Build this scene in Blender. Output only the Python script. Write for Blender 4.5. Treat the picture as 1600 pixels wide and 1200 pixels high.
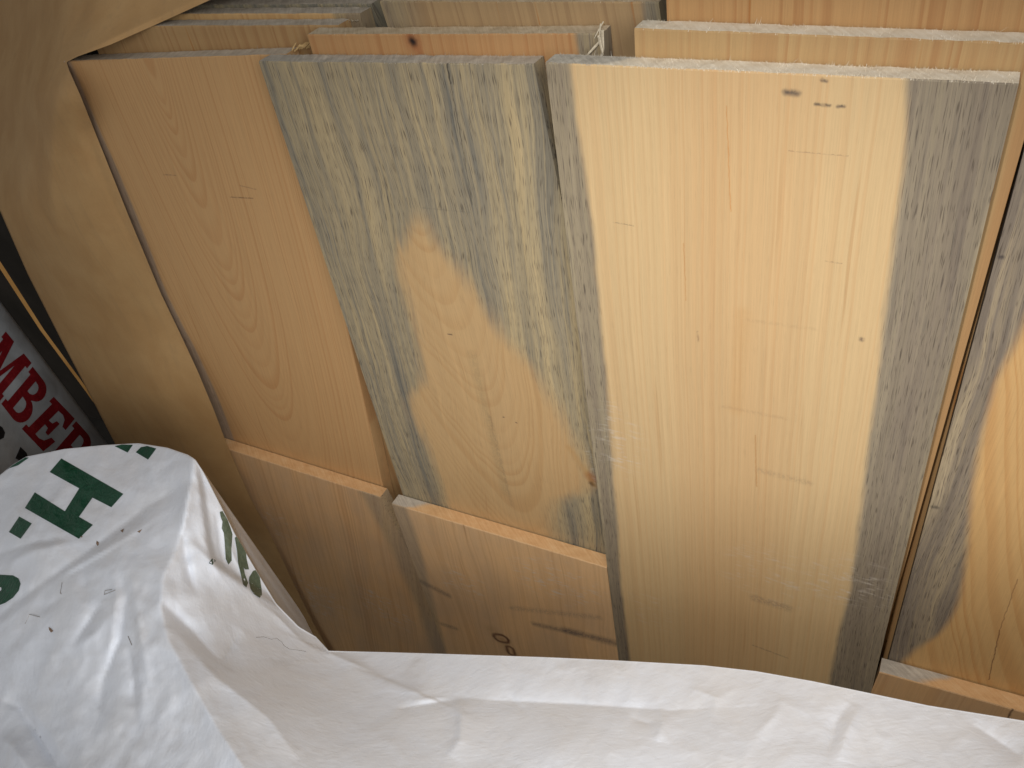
import bpy, bmesh, math, random
import numpy as np
from mathutils import Vector, Matrix

for o in list(bpy.data.objects):
    bpy.data.objects.remove(o)
SC = bpy.context.scene
COL = SC.collection
random.seed(7)
RNG = np.random.default_rng(11)

# ------------------------------------------------------------------ camera
# The boards stand upright in the plane Y = 0 (X to the right, Y into the pack).
# Camera rotation comes from the two vanishing points of the boards.
DIST = 0.55                       # metres from the lens to the board plane
CAM_POS = np.array([0.0, -DIST, 1.60])
FPX = 1293.5                      # focal length in pixels of a 1600 px wide picture
_c = np.array([800.0, 600.0])
def _unit(v): return v / np.linalg.norm(v)
_left = _unit(np.append(np.array([-1845, 60.0]) - _c, FPX))
_down = _unit(np.append(np.array([1110, 2180.0]) - _c, FPX))
_X = -_left
_Z = _unit(-_down - np.dot(-_down, _X) * _X)
_Y = np.cross(_Z, _X)
RCAM = np.array([_X, _Y, _Z])     # world = RCAM @ camera(x right, y down, z forward)

cam_d = bpy.data.cameras.new("camera")
cam = bpy.data.objects.new("camera", cam_d)
COL.objects.link(cam)
mx = Matrix.Identity(4)
for i in range(3):
    mx[i][0] = RCAM[i][0]; mx[i][1] = -RCAM[i][1]; mx[i][2] = -RCAM[i][2]; mx[i][3] = CAM_POS[i]
cam.matrix_world = mx
cam_d.sensor_width = 36.0
cam_d.lens = FPX / 1600 * 36
cam_d.clip_start = 0.01
cam_d.clip_end = 60
SC.camera = cam

# ------------------------------------------------------------------ light
W = bpy.data.worlds.new("World"); SC.world = W; W.use_nodes = True
W.node_tree.nodes["Background"].inputs[0].default_value = (1.0, 0.96, 0.92, 1)
W.node_tree.nodes["Background"].inputs[1].default_value = 0.25

def cam_point(dx, dy, dz):        # a place near the camera: right, up, forward (metres)
    return CAM_POS + RCAM @ np.array([dx, -dy, dz])

fl = bpy.data.lights.new("camera_flash", 'SPOT')
fl.energy = 15.5
fl.color = (1.0, 0.98, 0.955)
fl.spot_size = math.radians(94)
fl.spot_blend = 1.0
fl.shadow_soft_size = 0.012
flo = bpy.data.objects.new("camera_flash", fl); COL.objects.link(flo)
flo.location = cam_point(-0.035, 0.075, 0.0)
_aim = Vector(RCAM @ np.array([0.18, 0.36, 1.0]))
flo.rotation_euler = _aim.to_track_quat('-Z', 'Y').to_euler()

dl = bpy.data.lights.new("daylight_opening", 'AREA')
dl.energy = 27.0
dl.color = (1.0, 0.985, 0.97)
dl.shape = 'RECTANGLE'; dl.size = 1.3; dl.size_y = 1.3
dlo = bpy.data.objects.new("daylight_opening", dl); COL.objects.link(dlo)
dlo.location = (1.4, -1.8, 2.2)
dlo.rotation_euler = (Vector((-0.35, 0, 0.75)) - Vector(dlo.location)).to_track_quat('-Z', 'Y').to_euler()

SC.view_settings.view_transform = 'Standard'
SC.view_settings.look = 'None'
SC.view_settings.exposure = 0.10
SC.view_settings.gamma = 1.0
SC.render.engine = 'CYCLES'
SC.cycles.max_bounces = 3; SC.cycles.diffuse_bounces = 2; SC.cycles.glossy_bounces = 2
SC.render.resolution_x = 1024; SC.render.resolution_y = 768

# ------------------------------------------------------------------ helpers
def ray(px, py):
    return RCAM @ np.array([px - 800.0, py - 600.0, FPX])
def at(px, py, n=0.0):
    """world point seen at a picture point, n metres in front of the board plane"""
    r = ray(px, py)
    return CAM_POS + r * ((DIST - n) / r[1])

def tag(o, label=None, cat=None, group=None, kind=None):
    if label: o["label"] = label
    if cat: o["category"] = cat
    if group: o["group"] = group
    if kind: o["kind"] = kind
    return o

def mesh_obj(name, verts, faces, mats, parent=None, smooth=False, fmat=None):
    me = bpy.data.meshes.new(name)
    me.from_pydata([tuple(map(float, v)) for v in verts], [], faces)
    for m in (mats if isinstance(mats, (list, tuple)) else [mats]):
        me.materials.append(m)
    if fmat is not None:
        me.polygons.foreach_set("material_index", fmat)
    if smooth:
        me.polygons.foreach_set("use_smooth", [True] * len(me.polygons))
    me.update()
    o = bpy.data.objects.new(name, me); COL.objects.link(o)
    if parent: o.parent = parent
    return o

class NT:
    """small helper to write node graphs as expressions"""
    def __init__(s, name):
        s.mat = bpy.data.materials.new(name); s.mat.use_nodes = True
        s.t = s.mat.node_tree; s.n = s.t.nodes; s.n.clear()
        s.out = s.n.new('ShaderNodeOutputMaterial')
        s.bsdf = s.n.new('ShaderNodeBsdfPrincipled')
        s.t.links.new(s.bsdf.outputs[0], s.out.inputs[0])
    def put(s, sock, v):
        if v is None: return
        if isinstance(v, bpy.types.NodeSocket): s.t.links.new(v, sock)
        elif isinstance(v, (tuple, list)):
            sock.default_value = (tuple(v) + (1,)) if (len(v) == 3 and len(sock.default_value) == 4) else v
        else: sock.default_value = v
    def m(s, op, a, b=None, c=None, clamp=False):
        nd = s.n.new('ShaderNodeMath'); nd.operation = op; nd.use_clamp = clamp
        for i, v in enumerate((a, b, c)): s.put(nd.inputs[i], v)
        return nd.outputs[0]
    def add(s, a, b): return s.m('ADD', a, b)
    def sub(s, a, b): return s.m('SUBTRACT', a, b)
    def mul(s, a, b): return s.m('MULTIPLY', a, b)
    def ss(s, v, lo, hi, a=0.0, b=1.0):
        nd = s.n.new('ShaderNodeMapRange'); nd.interpolation_type = 'SMOOTHSTEP'
        s.put(nd.inputs[0], v); s.put(nd.inputs[1], lo); s.put(nd.inputs[2], hi); s.put(nd.inputs[3], a); s.put(nd.inputs[4], b)
        return nd.outputs[0]
    def vec(s, x, y, z):
        nd = s.n.new('ShaderNodeCombineXYZ')
        for i, v in enumerate((x, y, z)): s.put(nd.inputs[i], v)
        return nd.outputs[0]
    def noise(s, vec, scale=1.0, detail=2.0, rough=0.5, dist=0.0):
        nd = s.n.new('ShaderNodeTexNoise'); s.put(nd.inputs['Vector'], vec)
        nd.inputs['Scale'].default_value = scale; nd.inputs['Detail'].default_value = detail
        nd.inputs['Roughness'].default_value = rough; nd.inputs['Distortion'].default_value = dist
        return nd.outputs[0]
    def white(s, v):
        nd = s.n.new('ShaderNodeTexWhiteNoise'); nd.noise_dimensions = '1D'; s.put(nd.inputs['W'], v)
        return nd.outputs[0]
    def mix(s, f, a, b, mode='MIX'):
        nd = s.n.new('ShaderNodeMix'); nd.data_type = 'RGBA'; nd.blend_type = mode
        s.put(nd.inputs[0], f); s.put(nd.inputs[6], a); s.put(nd.inputs[7], b)
        return nd.outputs[2]
    def ramp(s, f, stops):
        nd = s.n.new('ShaderNodeValToRGB'); s.put(nd.inputs[0], f)
        e = nd.color_ramp.elements
        while len(e) < len(stops): e.new(0.5)
        for el, (p, c) in zip(e, stops): el.position = p; el.color = tuple(c) + (1,)
        return nd.outputs[0]
    def curve(s, v, pts):
        """piecewise curve through pts (x in 0..1, y in 0..1)"""
        nd = s.n.new('ShaderNodeFloatCurve'); s.put(nd.inputs['Value'], v)
        cv = nd.mapping.curves[0]
        pts = sorted(pts)
        while len(cv.points) < len(pts): cv.points.new(0.5, 0.5)
        for p, (x, y) in zip(cv.points, pts): p.location = (x, y); p.handle_type = 'AUTO'
        nd.mapping.use_clip = False
        nd.mapping.update()
        return nd.outputs[0]
    def coords(s):
        tc = s.n.new('ShaderNodeTexCoord'); sp = s.n.new('ShaderNodeSeparateXYZ')
        s.t.links.new(tc.outputs['Object'], sp.inputs[0])
        return sp.outputs[0], sp.outputs[1], sp.outputs[2]
    def bump(s, h, strength, dist):
        nd = s.n.new('ShaderNodeBump'); s.put(nd.inputs['Height'], h)
        nd.inputs['Strength'].default_value = strength; nd.inputs['Distance'].default_value = dist
        s.t.links.new(nd.outputs[0], s.bsdf.inputs['Normal'])
    def finish(s, col, rough, spec=0.3):
        s.put(s.bsdf.inputs['Base Color'], col); s.put(s.bsdf.inputs['Roughness'], rough)
        s.bsdf.inputs['Specular IOR Level'].default_value = spec
        return s.mat

# ------------------------------------------------------------------ wood
class Frame:
    """a board's own coordinates: u to the right from the top left corner, v down"""
    def __init__(s, tl, tr, n, lpt=None, rpt=None):
        s.n = n; s.ang = 0.0; s.taper = 0.0
        s.o = at(*tl, n)
        if lpt is not None or rpt is not None:
            p, q = (at(*tl, n), at(*lpt, n)) if lpt is not None else (at(*tr, n), at(*rpt, n))
            s.ang = math.atan2(q[0] - p[0], p[2] - q[2])
        s.w, s.slant = s.uv(*tr)
        if lpt is not None and rpt is not None:
            a, b = s.uv(*rpt)
            s.taper = (a - s.w) / (b - s.slant)       # widening per metre going down
        s.H = s.o[2] - 0.002
    def uv(s, px, py):
        d = at(px, py, s.n) - s.o
        c, q = math.cos(s.ang), math.sin(s.ang)
        return (d[0] * c + d[2] * q, d[0] * q - d[2] * c)

HEART = (0.60, 0.335, 0.135); SAP = (0.66, 0.455, 0.205)

def wood(name, fr, early=SAP, late=HEART, ring='rift', period=0.0055, contrast=0.55, pith=None, pz=(0.02, 0.14),
         warp=0.012, seed=0.0, stains=(), patch=None, marks=(), resin=0.5, blotch=0.25, gray=0.0, scuffs=(), duct=0.0,
         stain_cols=None, heart_band=None, edge_soft=0.006, rough=0.62):
    H = fr.H
    g = NT(name); u, y, z = g.coords()
    v = g.mul(z, -1.0)
    vn = g.m('DIVIDE', v, H)
    sx = g.add(u, seed)
    base = g.vec(sx, y, v)
    # slow wander of the fibre
    wn = g.noise(g.vec(g.mul(sx, 9.0), seed, g.mul(v, 3.2)), 1.0, 3.0, 0.45)
    jn0 = g.sub(g.noise(base, 170.0, 1.0), 0.5) if marks else None
    bn = g.noise(g.vec(g.mul(u, 420.0), seed, g.mul(v, 300.0)), 1.0, 3.0, 0.7) if marks else None
    off = g.mul(g.sub(wn, 0.5), warp)
    ux = g.add(u, off)
    if ring == 'cath':
        (p0, p1) = pith; (a0, b0), (a1, b1) = fr.uv(*p0), fr.uv(*p1)
        k = (a1 - a0) / (b1 - b0)
        xc = g.add(g.mul(g.sub(v, b0), k), a0)
        dx = g.sub(ux, xc)
        zz = g.add(g.mul(v, pz[1]), pz[0])
        r = g.m('SQRT', g.add(g.mul(dx, dx), g.mul(zz, zz)))
    else:
        r = g.add(g.add(ux, 1.0), g.mul(y, 0.6))
    rj = g.add(g.m('DIVIDE', r, period), g.mul(g.noise(g.vec(g.mul(r, 55.0), seed, 0.0), 1.0, 1.0), 5.0))
    fl_ = g.m('FLOOR', rj); frc = g.m('FRACT', rj)
    prof = g.mul(g.ss(frc, 0.25, 0.88), g.ss(frc, 0.90, 1.0, 1.0, 0.0))
    amp = g.add(g.mul(g.white(g.add(fl_, seed)), 0.9), 0.25)
    prof = g.mul(g.mul(prof, amp), contrast)
    lowc = g.noise(g.vec(g.mul(sx, 14.0), seed + 8, g.mul(v, 1.3)), 1.0, 2.0)
    f0 = g.m('ADD', prof, g.mul(g.sub(lowc, 0.5), blotch * 2.0), clamp=True)
    if heart_band:                                  # pinker heartwood between two pixel lines
        a = fr.uv(*heart_band[0])[0]; b = fr.uv(*heart_band[1])[0]
        hb = g.mul(g.ss(ux, a, a + 0.04), g.ss(ux, b - 0.04, b, 1.0, 0.0))
        f0 = g.m('ADD', f0, g.mul(hb, heart_band[2]), clamp=True)
    col = g.mix(f0, early, late)
    # fibres
    fib = g.noise(g.vec(g.mul(g.add(ux, seed), 1000.0), g.mul(y, 900), g.mul(v, 14.0)), 1.0, 2.0, 0.6)
    fib2 = g.noise(g.vec(g.mul(g.add(ux, seed), 240.0), g.mul(y, 260), g.mul(v, 2.2)), 1.0, 2.0, 0.6)
    sh = g.add(g.mul(g.sub(fib, 0.5), 0.22), g.mul(g.sub(fib2, 0.5), 0.20))
    # thin resin lines
    rl = g.noise(g.vec(g.mul(g.add(ux, seed), 210.0), seed + 20, g.mul(v, 4.5)), 1.0, 1.0)
    rlm = g.mul(g.ss(rl, 0.70, 0.80), resin)
    col = g.mix(rlm, col, (0.36, 0.15, 0.04))
    dk = g.noise(g.vec(g.mul(g.add(ux, seed), 1350.0), g.mul(y, 300), g.mul(v, 60.0)), 1.0, 1.0, 0.5)
    dash = g.ss(dk, 0.56, 0.71)
    dk2 = g.noise(g.vec(g.mul(g.add(ux, seed + 31), 620.0), g.mul(y, 200), g.mul(v, 15.0)), 1.0, 2.0, 0.6)
    dash2 = g.ss(dk2, 0.54, 0.72)
    smask = None
    # blue stain: bands between the board edge and a curve, broken up along the fibre
    if stains or duct:
        fn = g.noise(g.vec(g.mul(g.add(ux, seed + 5), 42.0), g.mul(y, 30), g.mul(v, 1.8)), 1.0, 3.0, 0.6, 0.3)
        fn3 = g.noise(g.vec(g.mul(g.add(ux, seed + 9), 260.0), g.mul(y, 60), g.mul(v, 5.0)), 1.0, 2.0, 0.6)
        sc = stain_cols or [(0.30, (0.115, 0.120, 0.115)), (0.46, (0.21, 0.195, 0.15)), (0.62, (0.36, 0.30, 0.175))]
        scol = g.ramp(g.add(g.mul(fn, 0.6), g.mul(fn3, 0.4)), sc)
        scol = g.mix(g.mul(dash, 0.58), scol, (0.045, 0.042, 0.04))
        scol = g.mix(g.mul(dash2, 0.42), scol, (0.085, 0.082, 0.075))
        wob = g.mul(g.sub(g.noise(g.vec(g.mul(u, 60.0), seed, g.mul(v, 11.0)), 1.0, 3.0, 0.65), 0.5), 0.008)
        for st in stains:
            side, pts, strength = st[0], st[1], st[2]
            soft = st[3] if len(st) > 3 else edge_soft
            cp = []
            for p in pts:
                a, b = fr.uv(*p); cp.append((b / H, (a / fr.w + 0.5) / 2.0))
            cu = g.mul(g.sub(g.mul(g.curve(vn, cp), 2.0), 0.5), fr.w)
            d = g.add(g.sub(u, cu), wob)
            mk = g.ss(d, -soft, soft, 1.0, 0.0) if side == 'L' else g.ss(d, -soft, soft)
            mk = g.mul(mk, strength)
            smask = mk if smask is None else g.m('MAXIMUM', smask, mk)
        if duct: smask = g.m('MAXIMUM', smask, duct) if smask is not None else duct
        if patch:                                   # clear wood inside the stain
            lp, rp, pst = patch
            def cv(pts):
                cp = [(fr.uv(*p)[1] / H, (fr.uv(*p)[0] / fr.w + 0.5) / 2.0) for p in pts]
                return g.mul(g.sub(g.mul(g.curve(vn, cp), 2.0), 0.5), fr.w)
            wob2 = g.mul(g.sub(g.noise(g.vec(g.mul(u, 80.0), seed + 2, g.mul(v, 10.0)), 1.0, 3.0, 0.6), 0.5), 0.030)
            uu = g.add(u, wob2)
            a = g.ss(g.sub(uu, cv(lp)), -0.010, 0.013); b = g.ss(g.sub(cv(rp), uu), -0.010, 0.026)
            pm = g.mul(g.mul(a, b), pst)
            smask = g.mul(smask, g.sub(1.0, pm))
        col = g.mix(smask, col, scol)
    if gray:                                        # dust and handling grime
        gn = g.noise(g.vec(g.mul(sx, 16.0), seed + 4, g.mul(v, 7.0)), 1.0, 4.0, 0.6)
        col = g.mix(g.mul(g.ss(gn, 0.25, 0.75), gray), col, (0.38, 0.305, 0.235))
    if smask is None: smask = 0.0
    col = g.mix(g.mul(dash, g.add(0.07, g.mul(smask, 0.25))), col, (0.09, 0.06, 0.04))
    # marks: segments with a width, soft and broken up
    if marks:
        def vm(op, a_, b_=None, scale=None):
            nd = g.n.new('ShaderNodeVectorMath'); nd.operation = op
            g.put(nd.inputs[0], a_)
            if b_ is not None: g.put(nd.inputs[1], b_)
            if scale is not None: g.put(nd.inputs['Scale'], scale)
            return nd.outputs['Value'] if op in ('DOT_PRODUCT', 'LENGTH') else nd.outputs[0]
        pj = g.vec(g.add(u, g.mul(jn0, 0.0018)), g.add(v, g.mul(g.sub(bn, 0.5), 0.0022)), 0.0)
        for mk in marks:
            p0, p1, wd, mc, st = mk[:5]
            brk = mk[5] if len(mk) > 5 else 0.25
            rr = mk[6] if len(mk) > 6 else 0.0
            (ax, ay), (bx, by) = fr.uv(*p0), fr.uv(*p1)
            ex, ey = bx - ax, by - ay; L2 = max(ex * ex + ey * ey, 1e-9)
            q = vm('SUBTRACT', pj, (ax, ay, 0.0))
            t = g.m('MULTIPLY', vm('DOT_PRODUCT', q, (ex / L2, ey / L2, 0.0)), 1.0, clamp=True)
            d = vm('LENGTH', vm('SUBTRACT', q, vm('SCALE', (ex, ey, 0.0), None, t)))
            if rr: d = g.m('ABSOLUTE', g.sub(d, rr))
            k = g.ss(d, 0.0, wd * 1.15, 1.0, 0.0)
            if brk: k = g.mul(k, g.ss(bn, 0.36, 0.60, 1.0 - brk, 1.0))
            col = g.mix(g.mul(k, st), col, mc)
    if scuffs:
        sn = g.noise(g.vec(g.mul(u, 60.0), seed + 1, g.mul(v, 330.0)), 1.0, 3.0, 0.7, 0.4)
        sn2 = g.noise(base, 60.0, 2.0, 0.6)
    for sc_ in scuffs:                              # chalky rubbed dust
        cxy, rad, st = sc_
        a, b = fr.uv(*cxy)
        dx = g.m('DIVIDE', g.sub(u, a), rad[0]); dy = g.m('DIVIDE', g.sub(v, b), rad[1])
        d = g.m('SQRT', g.add(g.mul(dx, dx), g.mul(dy, dy)))
        k = g.mul(g.mul(g.ss(d, 0.3, 1.0, 1.0, 0.0), g.ss(sn, 0.48, 0.66)), g.ss(sn2, 0.38, 0.6))
        col = g.mix(g.mul(k, st), col, (0.62, 0.56, 0.48))
    bright = g.add(1.0, g.mul(sh, g.add(1.0, g.mul(smask, 1.1))))
    col = g.mix(1.0, col, g.vec(bright, bright, bright), 'MULTIPLY')
    hb_ = g.noise(g.vec(g.mul(g.add(u, seed), 700.0), g.mul(y, 700), g.mul(v, 14.0)), 1.0, 1.0, 0.6)
    g.bump(hb_, 0.22, 0.0005)
    rg = g.add(rough, g.mul(g.sub(fib2, 0.5), 0.2))
    return g.finish(col, rg, 0.28)

def endgrain(name, cols, ang=0.6, seed=0.0, stain=None, W_=0.3):
    """sawn end of a board: fuzzy fibres, slanting saw lines; stain = list of (u0,u1) grey stretches"""
    g = NT(name); u, y, z = g.coords()
    s = g.add(g.mul(u, math.cos(ang)), g.mul(y, math.sin(ang)))
    sl = g.noise(g.vec(g.mul(s, 420.0), g.mul(y, 30.0), seed), 1.0, 3.0, 0.6)
    rg = g.noise(g.vec(g.mul(u, 55.0), g.mul(y, 120.0), seed + 2), 1.0, 3.0, 0.6)
    fz = g.noise(g.vec(u, y, seed), 1500.0, 3.0, 0.7)
    f = g.add(g.mul(sl, 0.35), g.add(g.mul(rg, 0.30), g.mul(fz, 0.35)))
    col = g.ramp(f, [(0.33, cols[0]), (0.5, cols[1]), (0.66, cols[2])])
    if stain:
        wb = g.mul(g.sub(g.noise(g.vec(g.mul(u, 30.0), g.mul(y, 70.0), seed), 1.0, 3.0), 0.5), 0.03)
        for (a, b) in stain:
            uu = g.add(u, g.add(wb, g.mul(y, -1.6)))
            k = g.mul(g.ss(uu, a - 0.008, a + 0.008), g.ss(uu, b - 0.008, b + 0.008, 1.0, 0.0))
            gc = g.ramp(f, [(0.33, (0.28, 0.265, 0.235)), (0.5, (0.46, 0.43, 0.37)), (0.66, (0.66, 0.62, 0.53))])
            col = g.mix(g.mul(k, 0.85), col, gc)
    g.bump(g.add(fz, g.mul(sl, 0.5)), 0.35, 0.0006)
    return g.finish(col, 0.9, 0.1)

PALE_END = [(0.62, 0.52, 0.38), (0.78, 0.69, 0.54), (0.88, 0.82, 0.70)]
GREY_END = [(0.36, 0.305, 0.24), (0.52, 0.455, 0.365), (0.70, 0.63, 0.52)]
WARM_END = [(0.56, 0.30, 0.13), (0.70, 0.42, 0.20), (0.78, 0.53, 0.29)]
TAN_END = [(0.42, 0.32, 0.20), (0.58, 0.47, 0.32), (0.72, 0.61, 0.45)]

BOARD_T = 0.0178
def board(name, fr, mat, endm, label, group=None, rough=0.0002, side=None, t=BOARD_T, bow=0.0, fuzz=0, redge=None):
    """upright plank: local x = u, local y = into the pack, local z = up; origin at the top left front corner"""
    w = fr.w; H = fr.H
    nx = max(8, int(w / 0.0035)); us = np.linspace(0, w, nx + 1)
    r0 = 0.0010
    def rn(k, a):
        q = RNG.normal(0, 1, nx + 1)
        q = np.convolve(q, [0.25, 0.5, 0.25], 'same'); return q * a
    jz = rn(0, rough)
    rows = []
    top = jz
    nv = 14
    def bw(v): return bow * math.sin(math.pi * min(1.0, v / H))
    for i in range(nv + 1):                                       # front, bottom to top
        v = H * (1 - i / nv)
        if i == nv: v = r0
        rows.append((v, 0.0, 'f'))
    verts = []; faces = []; fm = []
    def row(vs, ys, tp):
        base = len(verts)
        for k, uu in enumerate(us):
            v = vs + fr.slant * (uu / w) * (1 - vs / H)
            verts.append((uu + (fr.taper * vs - (redge(vs) if redge else 0.0)) * uu / w, ys + bw(vs), -v + (tp[k] if tp is not None else 0.0)))
        return base
    R = []
    for (v, yy, _) in rows: R.append(row(v, 0.0, None))
    R.append(row(0.0, r0 * 0.8, jz))
    R.append(row(0.0, t * 0.5, rn(0, rough) + jz * 0.4))
    jb = rn(0, rough * 1.2)
    R.append(row(0.0, t - r0 * 0.6, jb))
    R.append(row(r0, t, None))
    R.append(row(H, t, None))
    n1 = nx + 1
    for a in range(len(R) - 1):
        isend = (a >= nv) and (a <= nv + 2)
        for k in range(nx):
            faces.append((R[a] + k, R[a] + k + 1, R[a + 1] + k + 1, R[a + 1] + k)); fm.append(1 if isend and a != nv else 0)
    # sides and bottom
    ring_l = [r for r in R]; ring_r = [r + nx for r in R]
    faces.append(tuple(ring_l)); fm.append(2 if side else 0)
    faces.append(tuple(reversed(ring_r))); fm.append(2 if side else 0)
    faces.append(tuple([R[-1] + k for k in range(nx + 1)] + [R[0] + k for k in range(nx, -1, -1)])); fm.append(0)
    o = mesh_obj(name, verts, faces, [mat, endm] + ([side] if side else []), fmat=fm)
    o.location = fr.o; o.rotation_euler = (0, -fr.ang, 0)
    tag(o, label, "board", group)
    if fuzz:
        fv = []; ff = []
        for _ in range(fuzz):
            uu = random.uniform(0.002, w - (0.012 if redge else 0.002))
            yy = random.choice([random.uniform(0, 0.002), random.uniform(t - 0.003, t), random.uniform(0, t)])
            ln = random.uniform(0.0005, 0.0014) * (3.0 if random.random() < 0.03 else 1.0)
            dx = random.gauss(0, 0.6) * ln; dy = random.gauss(0, 0.4) * ln
            wd = random.uniform(0.00010, 0.00022)
            b = len(fv)
            zb = -fr.slant * uu / w
            fv += [(uu - wd, yy, zb - 0.0008), (uu + wd, yy, zb - 0.0008), (uu, yy + wd, zb - 0.0008), (uu + dx, yy + dy, zb + ln)]
            ff += [(b, b + 1, b + 3), (b + 1, b + 2, b + 3), (b + 2, b, b + 3)]
        f = mesh_obj("saw_fuzz", fv, ff, endm, o); tag(f, kind="stuff")
    return o

# ------------------------------------------------------------------ the setting
def simple(name, c0, c1, rough, scale, stretch=(1, 1, 1)):
    g = NT(name); x, y, z = g.coords()
    n = g.noise(g.vec(g.mul(x, stretch[0]), g.mul(y, stretch[1]), g.mul(z, stretch[2])), scale, 4.0, 0.6)
    g.bump(n, 0.3, 0.002)
    return g.finish(g.ramp(n, [(0.35, c0), (0.65, c1)]), rough, 0.2)

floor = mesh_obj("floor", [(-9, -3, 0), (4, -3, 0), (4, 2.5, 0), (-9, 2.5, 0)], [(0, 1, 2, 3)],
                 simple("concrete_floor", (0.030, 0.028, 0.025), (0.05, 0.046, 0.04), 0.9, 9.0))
tag(floor, kind="structure")

# ------------------------------------------------------------------ the boards
L = 0.019                                   # layer spacing in the pack
# --- big pale board with a grey band on each side
f3 = Frame((852, 98), (1592, 131), L, (967, 1034), (1361, 1083))
m3 = wood("pale_pine", f3, early=(0.60, 0.425, 0.222), late=(0.545, 0.325, 0.15), period=0.0062, contrast=0.36, seed=1.7, warp=0.010,
          resin=0.25, blotch=0.22,
          heart_band=((1000, 110), (1340, 120), 0.30),
          stains=[('L', [(888, 98), (896, 150), (917, 300), (933, 450), (948, 600), (960, 760), (970, 900), (986, 1040)], 0.95, 0.0035),
                  ('R', [(1419, 128), (1410, 250), (1396, 387), (1383, 480), (1368, 600), (1349, 750), (1331, 900), (1311, 986), (1297, 1065)], 0.96, 0.0035)],
          stain_cols=[(0.34, (0.175, 0.143, 0.113)), (0.50, (0.25, 0.207, 0.148)), (0.66, (0.335, 0.28, 0.185))],
          marks=[((1228, 144), (1246, 146), 0.0032, (0.05, 0.045, 0.05), 0.85), ((1284, 125), (1292, 127), 0.0016, (0.06, 0.05, 0.05), 0.8),
                 ((1274, 163), (1296, 165), 0.0016, (0.07, 0.06, 0.05), 0.8, 0.5), ((1309, 166), (1318, 166), 0.0016, (0.06, 0.05, 0.05), 0.85),
                 ((1232, 236), (1326, 244), 0.0005, (0.25, 0.15, 0.09), 0.55, 0.8), ((958, 347), (990, 353), 0.0007, (0.12, 0.09, 0.06), 0.6, 0.8),
                 ((1090, 518), (1091, 533), 0.0013, (0.20, 0.11, 0.06), 0.5, 0.8), ((1346, 530), (1346, 531), 0.0026, (0.07, 0.05, 0.05), 0.7, 0.5),
                 ((1165, 500), (1275, 515), 0.0026, (0.38, 0.25, 0.13), 0.22, 0.9), ((1130, 635), (1230, 655), 0.0028, (0.36, 0.23, 0.12), 0.28, 0.9),
                 ((1185, 735), (1265, 755), 0.0050, (0.28, 0.19, 0.11), 0.32, 0.9), ((1180, 935), (1230, 950), 0.0080, (0.22, 0.16, 0.11), 0.5, 0.8),
                 ((1135, 165), (1142, 330), 0.0006, (0.50, 0.20, 0.04), 0.6), ((1068, 380), (1072, 470), 0.0007, (0.45, 0.20, 0.05), 0.5),
                 ((1180, 680), (1182, 760), 0.0010, (0.42, 0.19, 0.05), 0.55), ((1290, 408), (1315, 412), 0.0007, (0.22, 0.15, 0.09), 0.5, 0.8),
                 ((1160, 490), (1150, 640), 0.010, (0.52, 0.29, 0.11), 0.30), ((1176, 1008), (1230, 1028), 0.0018, (0.12, 0.09, 0.07), 0.45, 0.7)],
          scuffs=[((965, 690), (0.035, 0.07), 0.5), ((1210, 900), (0.08, 0.06), 0.35), ((1330, 910), (0.05, 0.05), 0.5), ((1020, 960), (0.05, 0.07), 0.2)])
u1 = f3.uv(1419, 128)[0]
b3 = board("board", f3, m3, endgrain("pale_end", PALE_END, 0.7, 1.0, stain=[(-0.05, 0.035)]),
           "wide pale yellow board with a grey band down its right side", rough=0.0003, fuzz=1700)

# --- blue-stained board with a flame of clear wood
f2 = Frame((404, 96), (853, 101), 0.0, (625, 759), (940, 760))
m2 = wood("blue_stained_pine", f2, early=(0.56, 0.365, 0.175), late=(0.47, 0.265, 0.105), ring='cath', pith=((640, 330), (800, 760)), pz=(0.03, 0.16),
          period=0.0040, contrast=0.42, seed=4.2, warp=0.055, resin=0.25, blotch=0.30, duct=1.0,
          stain_cols=[(0.34, (0.155, 0.150, 0.130)), (0.43, (0.27, 0.232, 0.165)), (0.52, (0.37, 0.30, 0.185)), (0.64, (0.48, 0.37, 0.205))],
          patch=([(655, 320), (632, 375), (622, 420), (640, 480), (650, 540), (657, 590), (640, 630), (648, 660), (668, 700), (690, 760), (720, 860)],
                 [(650, 320), (690, 375), (740, 440), (800, 530), (850, 590), (890, 660), (918, 720), (930, 755), (880, 790), (875, 830), (880, 880)], 0.93),
          marks=[((698, 100), (704, 130), 0.0012, (0.04, 0.035, 0.03), 0.9), ((704, 130), (722, 225), 0.0008, (0.06, 0.05, 0.04), 0.75, 0.3),
                 ((722, 225), (738, 320), 0.0007, (0.07, 0.06, 0.04), 0.6, 0.5),
                 ((922, 744), (925, 748), 0.0090, (0.34, 0.13, 0.05), 0.85), ((924, 755), (926, 757), 0.0045, (0.05, 0.03, 0.02), 0.95),
                 ((738, 555), (790, 770), 0.0085, (0.24, 0.19, 0.10), 0.30, 0.6), ((765, 650), (800, 790), 0.0028, (0.17, 0.13, 0.08), 0.30, 0.8),
                 ((700, 522), (706, 523), 0.0012, (0.04, 0.03, 0.03), 0.8), ((806, 660), (808, 661), 0.0012, (0.04, 0.03, 0.03), 0.8), ((786, 652), (788, 652), 0.0011, (0.05, 0.04, 0.03), 0.8),
                 ((660, 325), (735, 332), 0.0009, (0.12, 0.11, 0.09), 0.35, 0.9), ((890, 700), (930, 760), 0.006, (0.45, 0.24, 0.07), 0.4)],
          scuffs=[((925, 700), (0.012, 0.09), 0.4)])
b2 = board("board", f2, m2, endgrain("stained_end", GREY_END, 0.4, 2.0, stain=[(-0.05, 0.16)]),
           "blue-grey stained board with a flame of clear wood", rough=0.0003, fuzz=1500,
           redge=lambda v: 0.0150 * max(0.0, 1 - v / 0.21) - 0.0050)

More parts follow.
